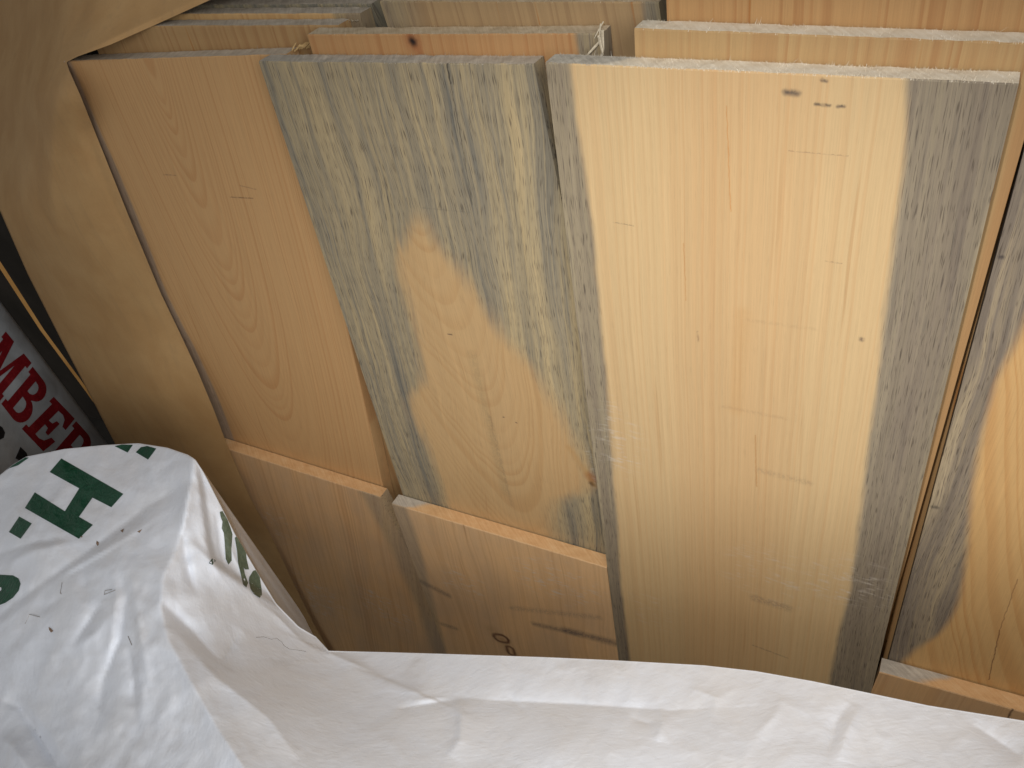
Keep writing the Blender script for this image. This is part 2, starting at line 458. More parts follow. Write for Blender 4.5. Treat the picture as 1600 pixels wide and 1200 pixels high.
# --- tan board with cathedral grain, one layer back
f1 = Frame((99, 95.5), (446, 84.5), -L, (352, 715))
m1 = wood("cathedral_pine", f1, early=(0.56, 0.34, 0.155), late=(0.45, 0.215, 0.08), ring='cath', pith=((232, 97), (372, 470)), pz=(0.012, 0.15),
          period=0.0042, contrast=0.42, seed=2.9, warp=0.010, resin=0.35, blotch=0.16,
          stains=[('L', [(110, 97), (150, 190), (215, 340), (262, 460), (322, 580), (368, 690), (400, 770)], 0.7, 0.003)],
          stain_cols=[(0.30, (0.24, 0.20, 0.18)), (0.50, (0.34, 0.28, 0.23)), (0.7, (0.44, 0.35, 0.26))],
          marks=[((360, 308), (395, 310), 0.0012, (0.12, 0.08, 0.05), 0.65, 0.8), ((255, 273), (275, 274), 0.0010, (0.14, 0.09, 0.06), 0.5, 0.8),
                 ((375, 290), (400, 296), 0.0009, (0.16, 0.10, 0.06), 0.5, 0.5)])
b1 = board("board", f1, m1, endgrain("grey_end", GREY_END, 0.3, 3.0), "tan board with nested V-shaped grain beside the kraft paper", rough=0.00022, fuzz=500)

# --- short boards standing in front
fl1 = Frame((326, 692), (594, 777), 0.0, (438, 1000), (643, 868))
ml1 = wood("dusty_pine", fl1, early=(0.72, 0.445, 0.215), late=(0.58, 0.32, 0.14), period=0.009, contrast=0.65, seed=6.1, warp=0.03, resin=0.6, blotch=0.45, gray=0.4,
           stains=[('R', [(560, 766), (580, 800), (630, 900), (670, 1000)], 0.55, 0.012)],
           scuffs=[((490, 930), (0.10, 0.09), 0.65), ((600, 950), (0.08, 0.07), 0.65), ((430, 820), (0.07, 0.08), 0.4)])
bl1 = board("board", fl1, ml1, endgrain("warm_end_a", WARM_END, 0.9, 5.0), "shorter dusty brown board next to the kraft paper, bottom left", rough=0.00012, fuzz=120)

fl2 = Frame((612, 787), (948, 887), L, (641, 867), (967, 1034))
ml2 = wood("knotty_dusty_pine", fl2, early=(0.74, 0.47, 0.235), late=(0.60, 0.345, 0.155), period=0.008, contrast=0.55, seed=8.8, warp=0.05, resin=0.6, blotch=0.45, gray=0.4,
           stains=[('L', [(632, 787), (655, 850), (680, 950), (700, 1030)], 0.6, 0.006)],
           marks=[((780, 997), (786, 998), 0.0046, (0.085, 0.030, 0.02), 0.97, 0.1, 0.0085), ((797, 1014), (799, 1020), 0.0042, (0.085, 0.030, 0.02), 0.95, 0.1, 0.0055),
                  ((782, 998), (786, 999), 0.0060, (0.40, 0.22, 0.10), 0.6),
                  ((835, 975), (900, 990), 0.0075, (0.14, 0.115, 0.095), 0.65, 0.5), ((885, 985), (965, 1006), 0.0105, (0.12, 0.10, 0.09), 0.75, 0.5),
                  ((800, 950), (935, 965), 0.0075, (0.2, 0.16, 0.13), 0.4, 0.9), ((650, 905), (700, 930), 0.0090, (0.13, 0.11, 0.095), 0.6, 0.5),
                  ((690, 975), (712, 982), 0.0070, (0.12, 0.10, 0.09), 0.5, 0.6), ((770, 985), (800, 1020), 0.018, (0.36, 0.22, 0.11), 0.35)],
           scuffs=[((870, 910), (0.09, 0.06), 0.6), ((720, 910), (0.06, 0.06), 0.5)])
bl2 = board("board", fl2, ml2, endgrain("warm_end_b", WARM_END, 0.9, 6.0, stain=[(-0.05, 0.022)]), "shorter board with an oval knot and orange sawn end", rough=0.00012, fuzz=260)

# --- right side: board beyond the gap and the short one in front of it
f4 = Frame((1625, 142), (2180, 165), 0.0, (1390, 1023))
m4 = wood("wavy_pine", f4, early=(0.60, 0.37, 0.155), late=(0.48, 0.23, 0.075), ring='cath', pith=((1900, 120), (1640, 1300)), pz=(0.05, 0.10), period=0.0058, contrast=0.65, seed=3.3, warp=0.035, resin=0.25, blotch=0.25,
          stains=[('L', [(1690, 250), (1640, 400), (1596, 520), (1553, 608), (1531, 690), (1518, 771), (1511, 852), (1493, 950), (1425, 1020), (1380, 1060)], 0.96, 0.005)],
          stain_cols=[(0.32, (0.115, 0.095, 0.085)), (0.48, (0.215, 0.18, 0.14)), (0.60, (0.36, 0.29, 0.19)), (0.72, (0.50, 0.40, 0.26))],
          marks=[((1590, 905), (1562, 985), 0.0006, (0.14, 0.06, 0.03), 0.6), ((1562, 985), (1545, 1062), 0.0008, (0.12, 0.05, 0.025), 0.75),
                 ((1562, 402), (1566, 402), 0.0022, (0.05, 0.04, 0.04), 0.8), ((1458, 792), (1464, 793), 0.0030, (0.05, 0.045, 0.04), 0.7, 0.3)])
b4 = board("board", f4, m4, endgrain("tan_end_r", TAN_END, 0.6, 7.0), "board with a curved grey stain edge at the right, past the narrow gap", fuzz=0)

fl3 = Frame((1374, 1050), (1860, 1186), L, (1360, 1083))
ml3 = wood("dusty_pine_r", fl3, early=(0.62, 0.38, 0.18), late=(0.50, 0.27, 0.115), period=0.011, contrast=0.4, seed=9.4, warp=0.02, resin=0.2, blotch=0.3, gray=0.35,
           marks=[((1582, 1108), (1560, 1150), 0.0016, (0.06, 0.03, 0.02), 0.85)])
bl3 = board("board", fl3, ml3, endgrain("warm_end_c", WARM_END, 0.9, 8.0, stain=[(-0.05, 0.035)]), "short board low in the right corner with a cracked orange end", rough=0.00012, fuzz=160)

# --- boards standing behind, only their tops show
back = [
    # tl, tr, n, lpt, rpt, early, late, stain spec, end palette, label, seed
    ((480, 54), (940, 52.5), -L, None, None, (0.47, 0.265, 0.115), (0.37, 0.16, 0.06), [('R', [(898, 53), (905, 90), (930, 300)], 0.85, 0.003)], TAN_END,
     "board with a dark knot near its top, splintered right end", 12.1),
    ((991, 44.5), (1642, 69), 0.0, None, (1392, 960), (0.44, 0.285, 0.13), (0.36, 0.185, 0.075), [], PALE_END, "tan board just behind the wide pale board", 13.3),
    ((135, 41), (528, 39.5), -2 * L, None, None, (0.42, 0.265, 0.12), (0.31, 0.155, 0.065), [], GREY_END, "brown board right behind the one with V-shaped grain", 14.7),
    ((230, 22), (562, 21), -3 * L, None, None, (0.56, 0.36, 0.16), (0.44, 0.235, 0.09), [('R', [(520, 22), (535, 60)], 0.7, 0.004)], GREY_END,
     "board showing only a thin orange strip near the top left", 15.2),
    ((285, 8), (580, 6), -4 * L, None, (596, 39), (0.30, 0.24, 0.15), (0.2, 0.16, 0.11), [('R', [(-200, 6), (-200, 60)], 0.95, 0.004)], GREY_END,
     "greyish board at the top left, farthest back", 16.6),
    ((593, 2), (1029, 3.5), -2 * L, (605, 39), None, (0.38, 0.255, 0.13), (0.24, 0.145, 0.075), [('L', [(640, 2), (655, 60)], 0.6, 0.02), ('R', [(1005, 3), (1010, 60)], 0.8, 0.004)], TAN_END,
     "brown streaky board at the top centre, behind the knotted one", 17.8),
    ((1040, -40), (1780, -8), -L, None, None, (0.43, 0.25, 0.105), (0.33, 0.155, 0.058), [], PALE_END, "reddish board at the top right, taller than its neighbours", 18.4),
]
BK = []
for i, (tl, tr, n, lp, rp, e, l, st, pal, lab, sd) in enumerate(back):
    fr = Frame(tl, tr, n, lp, rp)
    mk = []
    if i == 0:
        mk = [((640, 54), (655, 82), 0.005, (0.34, 0.12, 0.045), 0.6), ((644, 64), (646, 66), 0.012, (0.30, 0.10, 0.04), 0.6), ((644, 64), (646, 66), 0.0050, (0.015, 0.012, 0.012), 0.98, 0.0)]
    mat = wood("back_pine_%d" % i, fr, early=e, late=l, period=0.011, contrast=0.6, seed=sd, warp=0.012, resin=0.85, blotch=0.25, stains=st, marks=mk)
    o = board("board", fr, mat, endgrain("back_end_%d" % i, pal, 0.6, sd), lab, rough=0.00022, fuzz=420 if i < 6 else 0)
    BK.append((o, fr))

# splinters torn from the ends
def splinter(parent, fr, p0, p1, y0, y1, wd, mat):
    a = fr.uv(*p0); b = fr.uv(*p1)
    A = Vector((a[0], y0, -a[1])); B = Vector((b[0], y1, -b[1]))
    d = (B - A).normalized(); s = d.cross(Vector((0, 1, 0)))
    s = s.normalized() if s.length > 1e-5 else Vector((1, 0, 0)); t = d.cross(s)
    vs = []; fs = []
    prof = [(0, 0.9), (0.35, 1.0), (0.8, 0.7), (1.0, 0.15)]
    for k, (f, r) in enumerate(prof):
        c = A.lerp(B, f) + t * (0.0008 * math.sin(3 * f))
        for q in range(5):
            an = 2 * math.pi * q / 5
            vs.append(c + (s * math.cos(an) + t * math.sin(an) * 0.6) * wd * r)
    for k in range(3):
        for q in range(5):
            fs.append((k * 5 + q, k * 5 + (q + 1) % 5, (k + 1) * 5 + (q + 1) % 5, (k + 1) * 5 + q))
    fs += [tuple(range(4, -1, -1)), tuple(range(15, 20))]
    return mesh_obj("splinter", vs, fs, mat, parent)
splm = simple("splinter_wood", (0.46, 0.39, 0.28), (0.66, 0.58, 0.44), 0.8, 300.0)
splw = simple("splinter_warm", (0.40, 0.26, 0.11), (0.62, 0.43, 0.20), 0.8, 300.0)
oA, fA = BK[0]
for p0, p1, y0, y1, wd in [((939, 56), (951, 78), -0.003, -0.010, 0.0011), ((940, 62), (921, 83), -0.003, -0.007, 0.0010), ((936, 54), (947, 81), -0.002, -0.005, 0.0008),
                           ((938, 38), (931, 58), 0.006, -0.003, 0.0005), ((935, 40), (940, 60), 0.004, -0.003, 0.0006), ((942, 46), (945, 80), -0.001, -0.002, 0.0012)]:
    splinter(oA, fA, p0, p1, y0, y1, wd, splm)
for k in range(9):
    x = 452 + k * 2.2
    splinter(b1, f1, (x, 84 - random.random() * 3), (x + random.uniform(2, 9), 76 - random.random() * 5), 0.004 + 0.0014 * k, 0.008 + 0.0012 * k, 0.0008, splw)
o3, f3b = BK[3]
for k in range(7):
    x = 545 + k * 2.6
    splinter(o3, f3b, (x, 30 + random.random() * 6), (x + random.uniform(1, 9), 26 + random.random() * 6), -0.001, -0.005, 0.0006, splm)

# ------------------------------------------------------------------ sheets
class TPS:
    def __init__(s, pts, vals, lam=1e-3):
        s.p = np.array(pts, float) / 1000.0; v = np.array(vals, float); n = len(v)
        K = s.k(s.p, s.p) + lam * np.eye(n); P = np.hstack([np.ones((n, 1)), s.p])
        A = np.zeros((n + 3, n + 3)); A[:n, :n] = K; A[:n, n:] = P; A[n:, :n] = P.T
        s.w = np.linalg.solve(A, np.append(v, [0, 0, 0]))
    @staticmethod
    def k(a, b):
        d2 = ((a[:, None, :] - b[None, :, :]) ** 2).sum(-1)
        return np.where(d2 > 0, 0.5 * d2 * np.log(d2 + 1e-20), 0.0)
    def __call__(s, x, y):
        q = np.stack([np.ravel(x), np.ravel(y)], 1) / 1000.0
        r = s.k(q, s.p) @ s.w[:-3] + np.hstack([np.ones((len(q), 1)), q]) @ s.w[-3:]
        return r.reshape(np.shape(x))

def fold(X, Y, pts, wa, wb, h, sharp=1.3, ends=True):
    """crease along a polyline: height h, width wa on its left side and wb on its right side (pixels)"""
    best = np.full(X.shape, 1e9); sgn = np.zeros(X.shape); par = np.zeros(X.shape)
    segs = list(zip(pts[:-1], pts[1:])); tot = sum(math.dist(a, b) for a, b in segs); acc = 0.0
    for a, b in segs:
        ex, ey = b[0] - a[0], b[1] - a[1]; l2 = ex * ex + ey * ey
        t = np.clip(((X - a[0]) * ex + (Y - a[1]) * ey) / l2, 0, 1)
        dx = X - a[0] - t * ex; dy = Y - a[1] - t * ey
        d = np.hypot(dx, dy); m = d < best
        best = np.where(m, d, best); sgn = np.where(m, np.sign(ex * dy - ey * dx), sgn)
        par = np.where(m, (acc + t * math.sqrt(l2)) / tot, par); acc += math.sqrt(l2)
    w = np.where(sgn > 0, wb, wa)
    tp = np.sin(np.pi * np.clip(par, 0.02, 0.98)) ** 0.6 if ends else 1.0
    return h * np.exp(-(best / w) ** sharp) * tp

def vnoise(X, Y, s, seed):
    """smooth value noise on picture coordinates"""
    r = np.random.default_rng(seed); T = r.random((64, 64))
    x = X / s; y = Y / s; xi = np.floor(x).astype(int); yi = np.floor(y).astype(int)
    fx = x - xi; fy = y - yi; fx = fx * fx * (3 - 2 * fx); fy = fy * fy * (3 - 2 * fy)
    g = lambda i, j: T[(xi + i) % 64, (yi + j) % 64]
    return (g(0, 0) * (1 - fx) + g(1, 0) * fx) * (1 - fy) + (g(0, 1) * (1 - fx) + g(1, 1) * fx) * fy
def ridged(X, Y, s, seed, octs=3):
    v = 0; a = 1.0
    for k in range(octs):
        v = v + a * (1 - np.abs(2 * vnoise(X, Y, s, seed + k) - 1)); a *= 0.5; s *= 0.5
    return v

def sheet_points(X, Y, N, dep):
    """world points for picture points X, Y at N metres before the board plane, raised by dep towards the lens"""
    rx = np.stack([X - 800.0, Y - 600.0, np.full(X.shape, FPX)], -1) @ RCAM.T
    ln = np.linalg.norm(rx, axis=-1)
    tt = (DIST - N) / rx[..., 1] - dep / ln
    return CAM_POS + rx * tt[..., None]

def sheet_at(X, Y, Dm):
    """world points for picture points X, Y at a distance Dm from the lens"""
    rx = np.stack([X - 800.0, Y - 600.0, np.full(X.shape, FPX)], -1) @ RCAM.T
    return CAM_POS + rx * (Dm / np.linalg.norm(rx, axis=-1))[..., None]

def grid_faces(nr, nc, off=0):
    return [(off + i * nc + j, off + i * nc + j + 1, off + (i + 1) * nc + j + 1, off + (i + 1) * nc + j)
            for i in range(nr - 1) for j in range(nc - 1)]

# --- printed plastic wrap pulled down in front of the pack
def wrap_mat(name, base, warm, tint_scale=1.0):
    g = NT(name); x, y, z = g.coords()
    p = g.vec(x, y, z)
    n1 = g.noise(p, 22.0, 3.0, 0.55, 0.6)
    n2 = g.noise(p, 110.0, 2.0, 0.6, 0.8)
    wv = g.noise(g.vec(g.mul(x, 60.0), g.mul(y, 60.0), g.mul(z, 700.0)), 1.0, 2.0)
    col = g.mix(g.ss(n1, 0.35, 0.7), base, warm)
    dirt = g.noise(p, 9.0, 5.0, 0.7)
    col = g.mix(g.mul(g.ss(dirt, 0.55, 0.8), 0.35), col, (0.40, 0.36, 0.32))
    h = g.add(g.add(g.mul(n1, 0.5), g.mul(n2, 0.14)), g.mul(wv, 0.075))
    g.bump(h, 0.5, 0.005)
    m = g.finish(col, g.add(0.38, g.mul(n2, 0.2)), 0.4)
    return m
M_WRAP = wrap_mat("white_woven_wrap", (0.82, 0.87, 0.96), (0.82, 0.855, 0.92))
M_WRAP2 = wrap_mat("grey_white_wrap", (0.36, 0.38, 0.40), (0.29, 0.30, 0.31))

def ink(name, c, c2, gloss=0.3):
    g = NT(name); x, y, z = g.coords(); p = g.vec(x, y, z)
    n = g.noise(p, 160.0, 4.0, 0.7, 0.7); n1 = g.noise(p, 26.0, 5.0, 0.62, 0.6); n2 = g.noise(p, 110.0, 4.0, 0.6, 0.8)
    g.bump(g.add(g.mul(n1, 0.9), g.mul(n2, 0.35)), 0.55, 0.006)
    col = g.mix(g.ss(n, 0.45, 0.75), c, c2)
    return g.finish(col, gloss, 0.5)
M_GREEN = ink("green_print", (0.006, 0.060, 0.030), (0.012, 0.090, 0.048))
M_OLIVE = ink("olive_print", (0.10, 0.13, 0.085), (0.16, 0.19, 0.13), 0.5)
M_RED = ink("red_print", (0.17, 0.008, 0.012), (0.24, 0.016, 0.02))
M_BLACK = ink("black_print", (0.012, 0.012, 0.014), (0.03, 0.03, 0.032))

YT = np.array([(-220, 812), (0, 742), (20, 726), (40, 714), (100, 702), (160, 696), (215, 693), (260, 700), (292, 711), (303, 718), (318, 742), (345, 795), (365, 835), (400, 895),
               (430, 944), (465, 980), (492, 996), (503, 1008), (512, 1018), (600, 1020), (700, 1023), (850, 1028), (960, 1033), (1100, 1041), (1180, 1050),
               (1270, 1066), (1360, 1085), (1450, 1104), (1600, 1128), (1820, 1165), (2420, 1245)], float)
def y_top(x): return np.interp(x, YT[:, 0], YT[:, 1])
WN = TPS([(2420, 1245), (2420, 1340), (512, 1019), (700, 1023), (960, 1033), (1180, 1050), (1360, 1085), (1600, 1128), (1820, 1165),
          (600, 1200), (900, 1200), (1200, 1200), (1600, 1250), (900, 1340), (1800, 1340), (300, 1340), (-200, 1340),
          (215, 693), (0, 742), (300, 715), (400, 890), (260, 940), (100, 850), (0, 950), (100, 1100), (0, 1200), (300, 1150), (-200, 820), (-200, 1200), (430, 1100), (470, 985)],
         [.70, .62, .96, .87, .79, .75, .72, .70, .68,
          .72, .67, .645, .61, .60, .56, .72, 1.02,
          1.17, 1.29, 1.06, 1.03, .965, 1.11, 1.15, 1.00, 1.06, .83, 1.42, 1.22, .84, 1.00])
FLAP = [(303, 720), (313, 780), (322, 840), (330, 880), (380, 915), (432, 948), (497, 1002)]
def side_step(X, Y, pts, w):
    best = np.full(X.shape, 1e9); sg = np.zeros(X.shape)
    for a, b in zip(pts[:-1], pts[1:]):
        ex, ey = b[0] - a[0], b[1] - a[1]; t = np.clip(((X - a[0]) * ex + (Y - a[1]) * ey) / (ex * ex + ey * ey), 0, 1)
        dx = X - a[0] - t * ex; dy = Y - a[1] - t * ey; d = np.hypot(dx, dy); m = d < best
        best = np.where(m, d, best); sg = np.where(m, np.sign(ey * dx - ex * dy), sg)
    return np.clip(best * sg / w, 0, 1)
def wrap_dep(X, Y):
    d = np.zeros(X.shape)
    F = lambda pts, wa, wb, h, sharp=1.3, ends=True: fold(X, Y, pts, wa, wb, h * (2.0 if pts[0][0] < 420 else 1.5), sharp - 0.25, ends)
    # main ridge from the top corner down the hump
    d += F([(303, 716), (292, 800), (275, 860), (255, 900), (250, 945), (262, 1000), (300, 1070), (340, 1140), (400, 1230)], 85, 55, 0.022, 1.25, False)
    d -= F([(286, 825), (291, 870), (304, 925)], 6, 16, 0.0045)
    d += F([(302, 752), (287, 800), (286, 835)], 10, 14, 0.004)
    d += F([(288, 838), (330, 876), (380, 914)], 10, 18, 0.0035)
    d -= F([(250, 938), (300, 985), (350, 1042)], 22, 26, 0.010)
    d -= F([(345, 1040), (362, 1010), (378, 985)], 16, 14, 0.006)
    d += F([(258, 968), (330, 1052), (420, 1122), (470, 1190)], 30, 34, 0.008)
    d += F([(390, 930), (430, 960), (470, 1000), (500, 1022)], 10, 24, 0.004)
    # wrinkles running from the corner to the lower left
    d -= F([(292, 752), (220, 800), (150, 852), (60, 915), (-20, 975)], 20, 16, 0.0075)
    d += F([(270, 790), (190, 846), (110, 892), (40, 945), (-30, 1000)], 16, 20, 0.0065)
    d -= F([(250, 812), (160, 868), (95, 905), (20, 960)], 10, 9, 0.0035)
    d += F([(130, 846), (60, 858), (0, 885)], 14, 14, 0.004)
    d -= F([(105, 838), (50, 848), (-10, 868)], 8, 8, 0.003)
    d -= F([(240, 742), (262, 725), (292, 716)], 10, 10, 0.002)
    d += F([(176, 885), (183, 930), (176, 985), (165, 1050)], 8, 13, 0.0038)
    d -= F([(190, 890), (196, 940), (186, 1000), (160, 1065), (152, 1140)], 9, 12, 0.0055)
    d += F([(205, 890), (214, 950), (222, 1010), (235, 1080)], 12, 10, 0.0045)
    d -= F([(128, 880), (132, 915), (130, 940)], 6, 6, 0.0022)
    d -= F([(158, 940), (135, 975), (112, 1010)], 10, 7, 0.0045)
    d += F([(172, 958), (150, 990), (118, 1012)], 8, 12, 0.0035)
    d -= F([(75, 938), (72, 950), (100, 930)], 8, 8, 0.002)
    d -= F([(200, 1010), (207, 1060), (212, 1125)], 8, 8, 0.004)
    d += F([(215, 1030), (224, 1080), (220, 1125)], 8, 8, 0.003)
    d -= F([(0, 1092), (30, 1105), (62, 1150), (105, 1225)], 26, 18, 0.016, 1.2)
    d += F([(30, 1085), (75, 1140), (125, 1215)], 14, 30, 0.007)
    d += F([(0, 1150), (20, 1165), (50, 1215)], 12, 14, 0.008)
    # right part: fold, pocket, hollow
    d += F([(512, 1019), (560, 1040), (610, 1064), (655, 1083)], 8, 26, 0.0065, 1.2, False)
    d -= F([(548, 1038), (600, 1058), (650, 1080)], 14, 5, 0.0050)
    d -= F([(620, 1108), (665, 1100), (712, 1093)], 9, 12, 0.0045)
    d += F([(714, 1092), (721, 1120), (718, 1155), (700, 1182)], 26, 9, 0.0065)
    d += F([(640, 1095), (710, 1088)], 6, 10, 0.002)
    d -= F([(660, 1085), (780, 1095), (900, 1100), (1050, 1110), (1130, 1105)], 22, 38, 0.008)
    d += F([(1028, 1100), (1036, 1125), (1026, 1160)], 14, 10, 0.004)
    d -= F([(985, 1120), (1010, 1130), (1022, 1128)], 9, 8, 0.0030)
    d -= F([(1328, 1098), (1306, 1130), (1292, 1185)], 10, 14, 0.0050)
    d += F([(1345, 1100), (1325, 1140), (1310, 1190)], 12, 14, 0.0040)
    d -= F([(1520, 1132), (1555, 1155), (1600, 1185)], 14, 14, 0.0050)
    d += F([(1225, 1085), (1210, 1120), (1180, 1150)], 14, 18, 0.003)
    d -= F([(795, 1085), (812, 1105), (822, 1118)], 5, 6, 0.0016)
    d += F([(1080, 1075), (1120, 1090), (1110, 1120)], 10, 12, 0.002)
    # scattered small wrinkles
    lf = np.clip((620 - X) / 400, 0.35, 1.0)
    d += (ridged(X + 0.6 * Y, Y * 0.8 - 0.3 * X, 90, 5) - 1.0) * 0.0065 * lf
    d += (ridged(X * 1.1, Y * 0.7, 38, 9) - 1.0) * 0.0024 * lf
    d += (ridged(X - 0.5 * Y, Y * 0.6 + 0.2 * X, 60, 77, 2) ** 3 - 1.0) * 0.0011 * lf
    d += (vnoise(X, Y, 150, 21) - 0.5) * 0.008
    # the side of the hump lies behind the flap edge
    reach = np.clip((505 - X) / 20, 0, 1)
    d -= 0.016 * side_step(X, Y, FLAP, 9.0) * reach * np.clip((Y - 716) / 40, 0, 1)
    d += fold(X, Y, [(345, 800), (365, 870), (400, 930)], 5, 5, 0.003) + fold(X, Y, [(338, 800), (345, 860), (352, 890)], 5, 5, -0.004)
    return d
def wrap_pts(X, Y, lift=0.0):
    X = np.asarray(X, float); Y = np.asarray(Y, float)
    return sheet_at(X, Y, WN(X, Y) - wrap_dep(X, Y) - lift)

xs = np.concatenate([np.arange(-220, 1640, 4.0), np.arange(1640, 2421, 12.0)]); nr = 165
tt = np.linspace(0, 1, nr) ** 1.1
GX = np.tile(xs, (nr, 1)); GY = y_top(xs)[None, :] + (1335 - y_top(xs))[None, :] * tt[:, None]
P = wrap_pts(GX, GY)
# the edge is turned over and hangs down on the far side
roll = []
for k in range(9):
    a = math.pi * (k + 1) / 9 * 0.62
    rr = 0.0016
    roll.append(P[0] + np.array([0, rr * math.sin(a) * 1.1, -rr * (1 - math.cos(a))]))
for k in range(1, 8):
    roll.append(roll[8] + np.array([0, 0.004 * k, -0.045 * k]))
# below the picture the sheet hangs down over the near side of the pack
last = P[-1]; fall = []
for k in range(1, 25):
    f = k / 24
    q = last.copy()
    q[:, 1] -= 0.10 * (1 - (1 - f) ** 3) + 0.012 * np.sin(xs / 70.0) * f
    q[:, 2] += (0.012 - last[:, 2]) * f ** 1.6
    fall.append(q)
P = np.concatenate([np.array(roll[::-1]), P, np.array(fall)], 0)
wrap = mesh_obj("lumber_wrap", P.reshape(-1, 3), grid_faces(P.shape[0], P.shape[1]), M_WRAP, smooth=True)
tag(wrap, "crumpled white plastic wrap with green letters across the bottom", "plastic wrap")

def print_shape(name, outlines, mapf, mat, parent, cuts=3):
    """flat print: polygon(s) filled, refined and laid on the sheet"""
    bm = bmesh.new(); ed = []
    for ol in outlines:
        vs = [bm.verts.new((p[0], p[1], 0)) for p in ol]
        for a, b in zip(vs, vs[1:] + vs[:1]): ed.append(bm.edges.new((a, b)))
    bmesh.ops.triangle_fill(bm, use_beauty=True, use_dissolve=False, edges=ed)
    for _ in range(cuts):
        mxl = 7.0
        es = [e for e in bm.edges if e.calc_length() > mxl]
        if not es: break
        bmesh.ops.subdivide_edges(bm, edges=es, cuts=1, use_grid_fill=False)
        bmesh.ops.triangulate(bm, faces=bm.faces[:])
    bm.verts.index_update()
    co = np.array([v.co[:2] for v in bm.verts]); W3 = mapf(co[:, 0], co[:, 1])
    fs = [tuple(v.index for v in f.verts) for f in bm.faces]
    bm.free()
    # faces towards the lens
    o = mesh_obj(name, W3, fs, mat, parent, smooth=True)
    return o
LIFT = 0.0009
wp = lambda x, y: wrap_pts(x, y, LIFT)
def z6(p): return (p[0] / 4.0, 660 + p[1] / 4.0)
H_ = [z6(p) for p in [(383, 225), (770, 447), (695, 530), (578, 470), (493, 590), (580, 640), (493, 727), (155, 535), (217, 437), (405, 555), (495, 412), (310, 310)]]
print_shape("printed_letter", [H_], wp, M_GREEN, wrap, 4)
print_shape("printed_dot", [[z6(p) for p in [(120, 588), (198, 632), (128, 727), (55, 685)]]], wp, M_GREEN, wrap, 3)
print_shape("printed_letter", [[z6(p) for p in [(716, 148), (760, 138), (830, 140), (797, 188)]]], wp, M_GREEN, wrap, 3)
print_shape("printed_letter", [[z6(p) for p in [(848, 186), (880, 155), (920, 147), (976, 163), (925, 232)]]], wp, M_GREEN, wrap, 3)
big = [(-40, 900), (-10, 898), (0, 898), (20, 899), (29, 904), (32, 912), (29, 923), (20, 934), (8, 942), (-8, 948), (-40, 952)]
hole = [(-20, 918), (-6, 916), (2, 918), (2, 922), (-4, 926), (-20, 928)]
print_shape("printed_letter", [big, hole], wp, M_GREEN, wrap, 4)
print_shape("printed_letter", [[z6(p) for p in [(1305, 880), (1325, 850), (1352, 862), (1328, 890)]]], wp, M_GREEN, wrap, 2)
print_shape("printed_letter", [[(-10, 732), (8, 727), (24, 722), (40, 712), (45, 715), (28, 727), (10, 733), (-10, 738)]], lambda x, y: wrap_pts(x, np.maximum(y, y_top(x) + 0.5), LIFT), M_GREEN, wrap, 3)
def z3(p): return (280 + p[0] / 4.2875, 780 + p[1] / 4.2857)
for ol in [[(272, 85), (290, 80), (325, 140), (345, 195), (357, 235), (350, 330), (352, 410), (330, 438), (312, 400), (308, 340), (303, 270), (298, 225), (285, 195), (290, 150), (278, 120)],
           [(372, 258), (385, 250), (420, 310), (448, 360), (452, 400), (468, 470), (440, 470), (432, 455), (440, 500), (462, 560), (450, 590), (428, 570), (412, 500), (395, 430), (388, 350), (380, 300)],
           [(470, 520), (495, 480), (512, 475), (540, 520), (552, 600), (555, 640), (540, 660), (500, 635), (478, 600), (466, 550)]]:
    print_shape("printed_blotch", [[z3(p) for p in ol]], wp, M_OLIVE, wrap, 3)
# staples and little tears
g = NT("staple_steel"); g.bsdf.inputs['Metallic'].default_value = 1.0
M_STEEL = g.finish((0.62, 0.60, 0.57), 0.3, 0.5)
M_TEAR = simple("torn_fibre", (0.10, 0.055, 0.03), (0.42, 0.30, 0.22), 0.9, 900.0)
def wire(name, pts, r, mat, parent):
    vs = []; fs = []
    for i, p in enumerate(pts):
        p = Vector(p)
        d = (Vector(pts[min(i + 1, len(pts) - 1)]) - Vector(pts[max(i - 1, 0)])).normalized()
        s = d.orthogonal().normalized(); t = d.cross(s)
        for q in range(6):
            a = q * math.pi / 3; vs.append(p + (s * math.cos(a) + t * math.sin(a)) * r)
    for i in range(len(pts) - 1):
        for q in range(6): fs.append((i * 6 + q, i * 6 + (q + 1) % 6, i * 6 + 6 + (q + 1) % 6, i * 6 + 6 + q))
    fs += [tuple(range(5, -1, -1)), tuple(range(len(pts) * 6 - 6, len(pts) * 6))]
    return mesh_obj(name, vs, fs, mat, parent)
for pl in [[(97, 910), (94, 927), (96, 928)], [(175, 921), (164, 923), (163, 929), (180, 922)], [(39, 975), (46, 960), (62, 964)], [(200, 994), (206, 1008)]]:
    a = np.array(pl, float); wire("staple", wrap_pts(a[:, 0], a[:, 1], 0.0016), 0.00035, M_STEEL, wrap)
for pl in [[(150, 842), (157, 848), (153, 856), (149, 850)], [(186, 829), (195, 824), (192, 834)], [(212, 831), (224, 825), (218, 834)], [(74, 977), (80, 981), (86, 987), (80, 991), (75, 984)], [(124, 838), (130, 837), (128, 841)]]:
    cx_ = sum(q[0] for q in pl) / len(pl); cy_ = sum(q[1] for q in pl) / len(pl)
    pl = [(cx_ + (q[0] - cx_) * 0.62, cy_ + (q[1] - cy_) * 0.62) for q in pl]
    print_shape("torn_hole", [pl], lambda x, y: wrap_pts(x, y, 0.0012), M_TEAR, wrap, 1)
ck = [(400, 996), (412, 995), (424, 999), (432, 997), (440, 1003), (444, 1009), (452, 1014), (466, 1016), (478, 1018)]
a = np.array(ck, float); wire("crack_line", wrap_pts(a[:, 0], a[:, 1], 0.0001), 0.00022, simple("dark_crack", (0.12, 0.11, 0.1), (0.3, 0.28, 0.26), 0.9, 800.0), wrap)

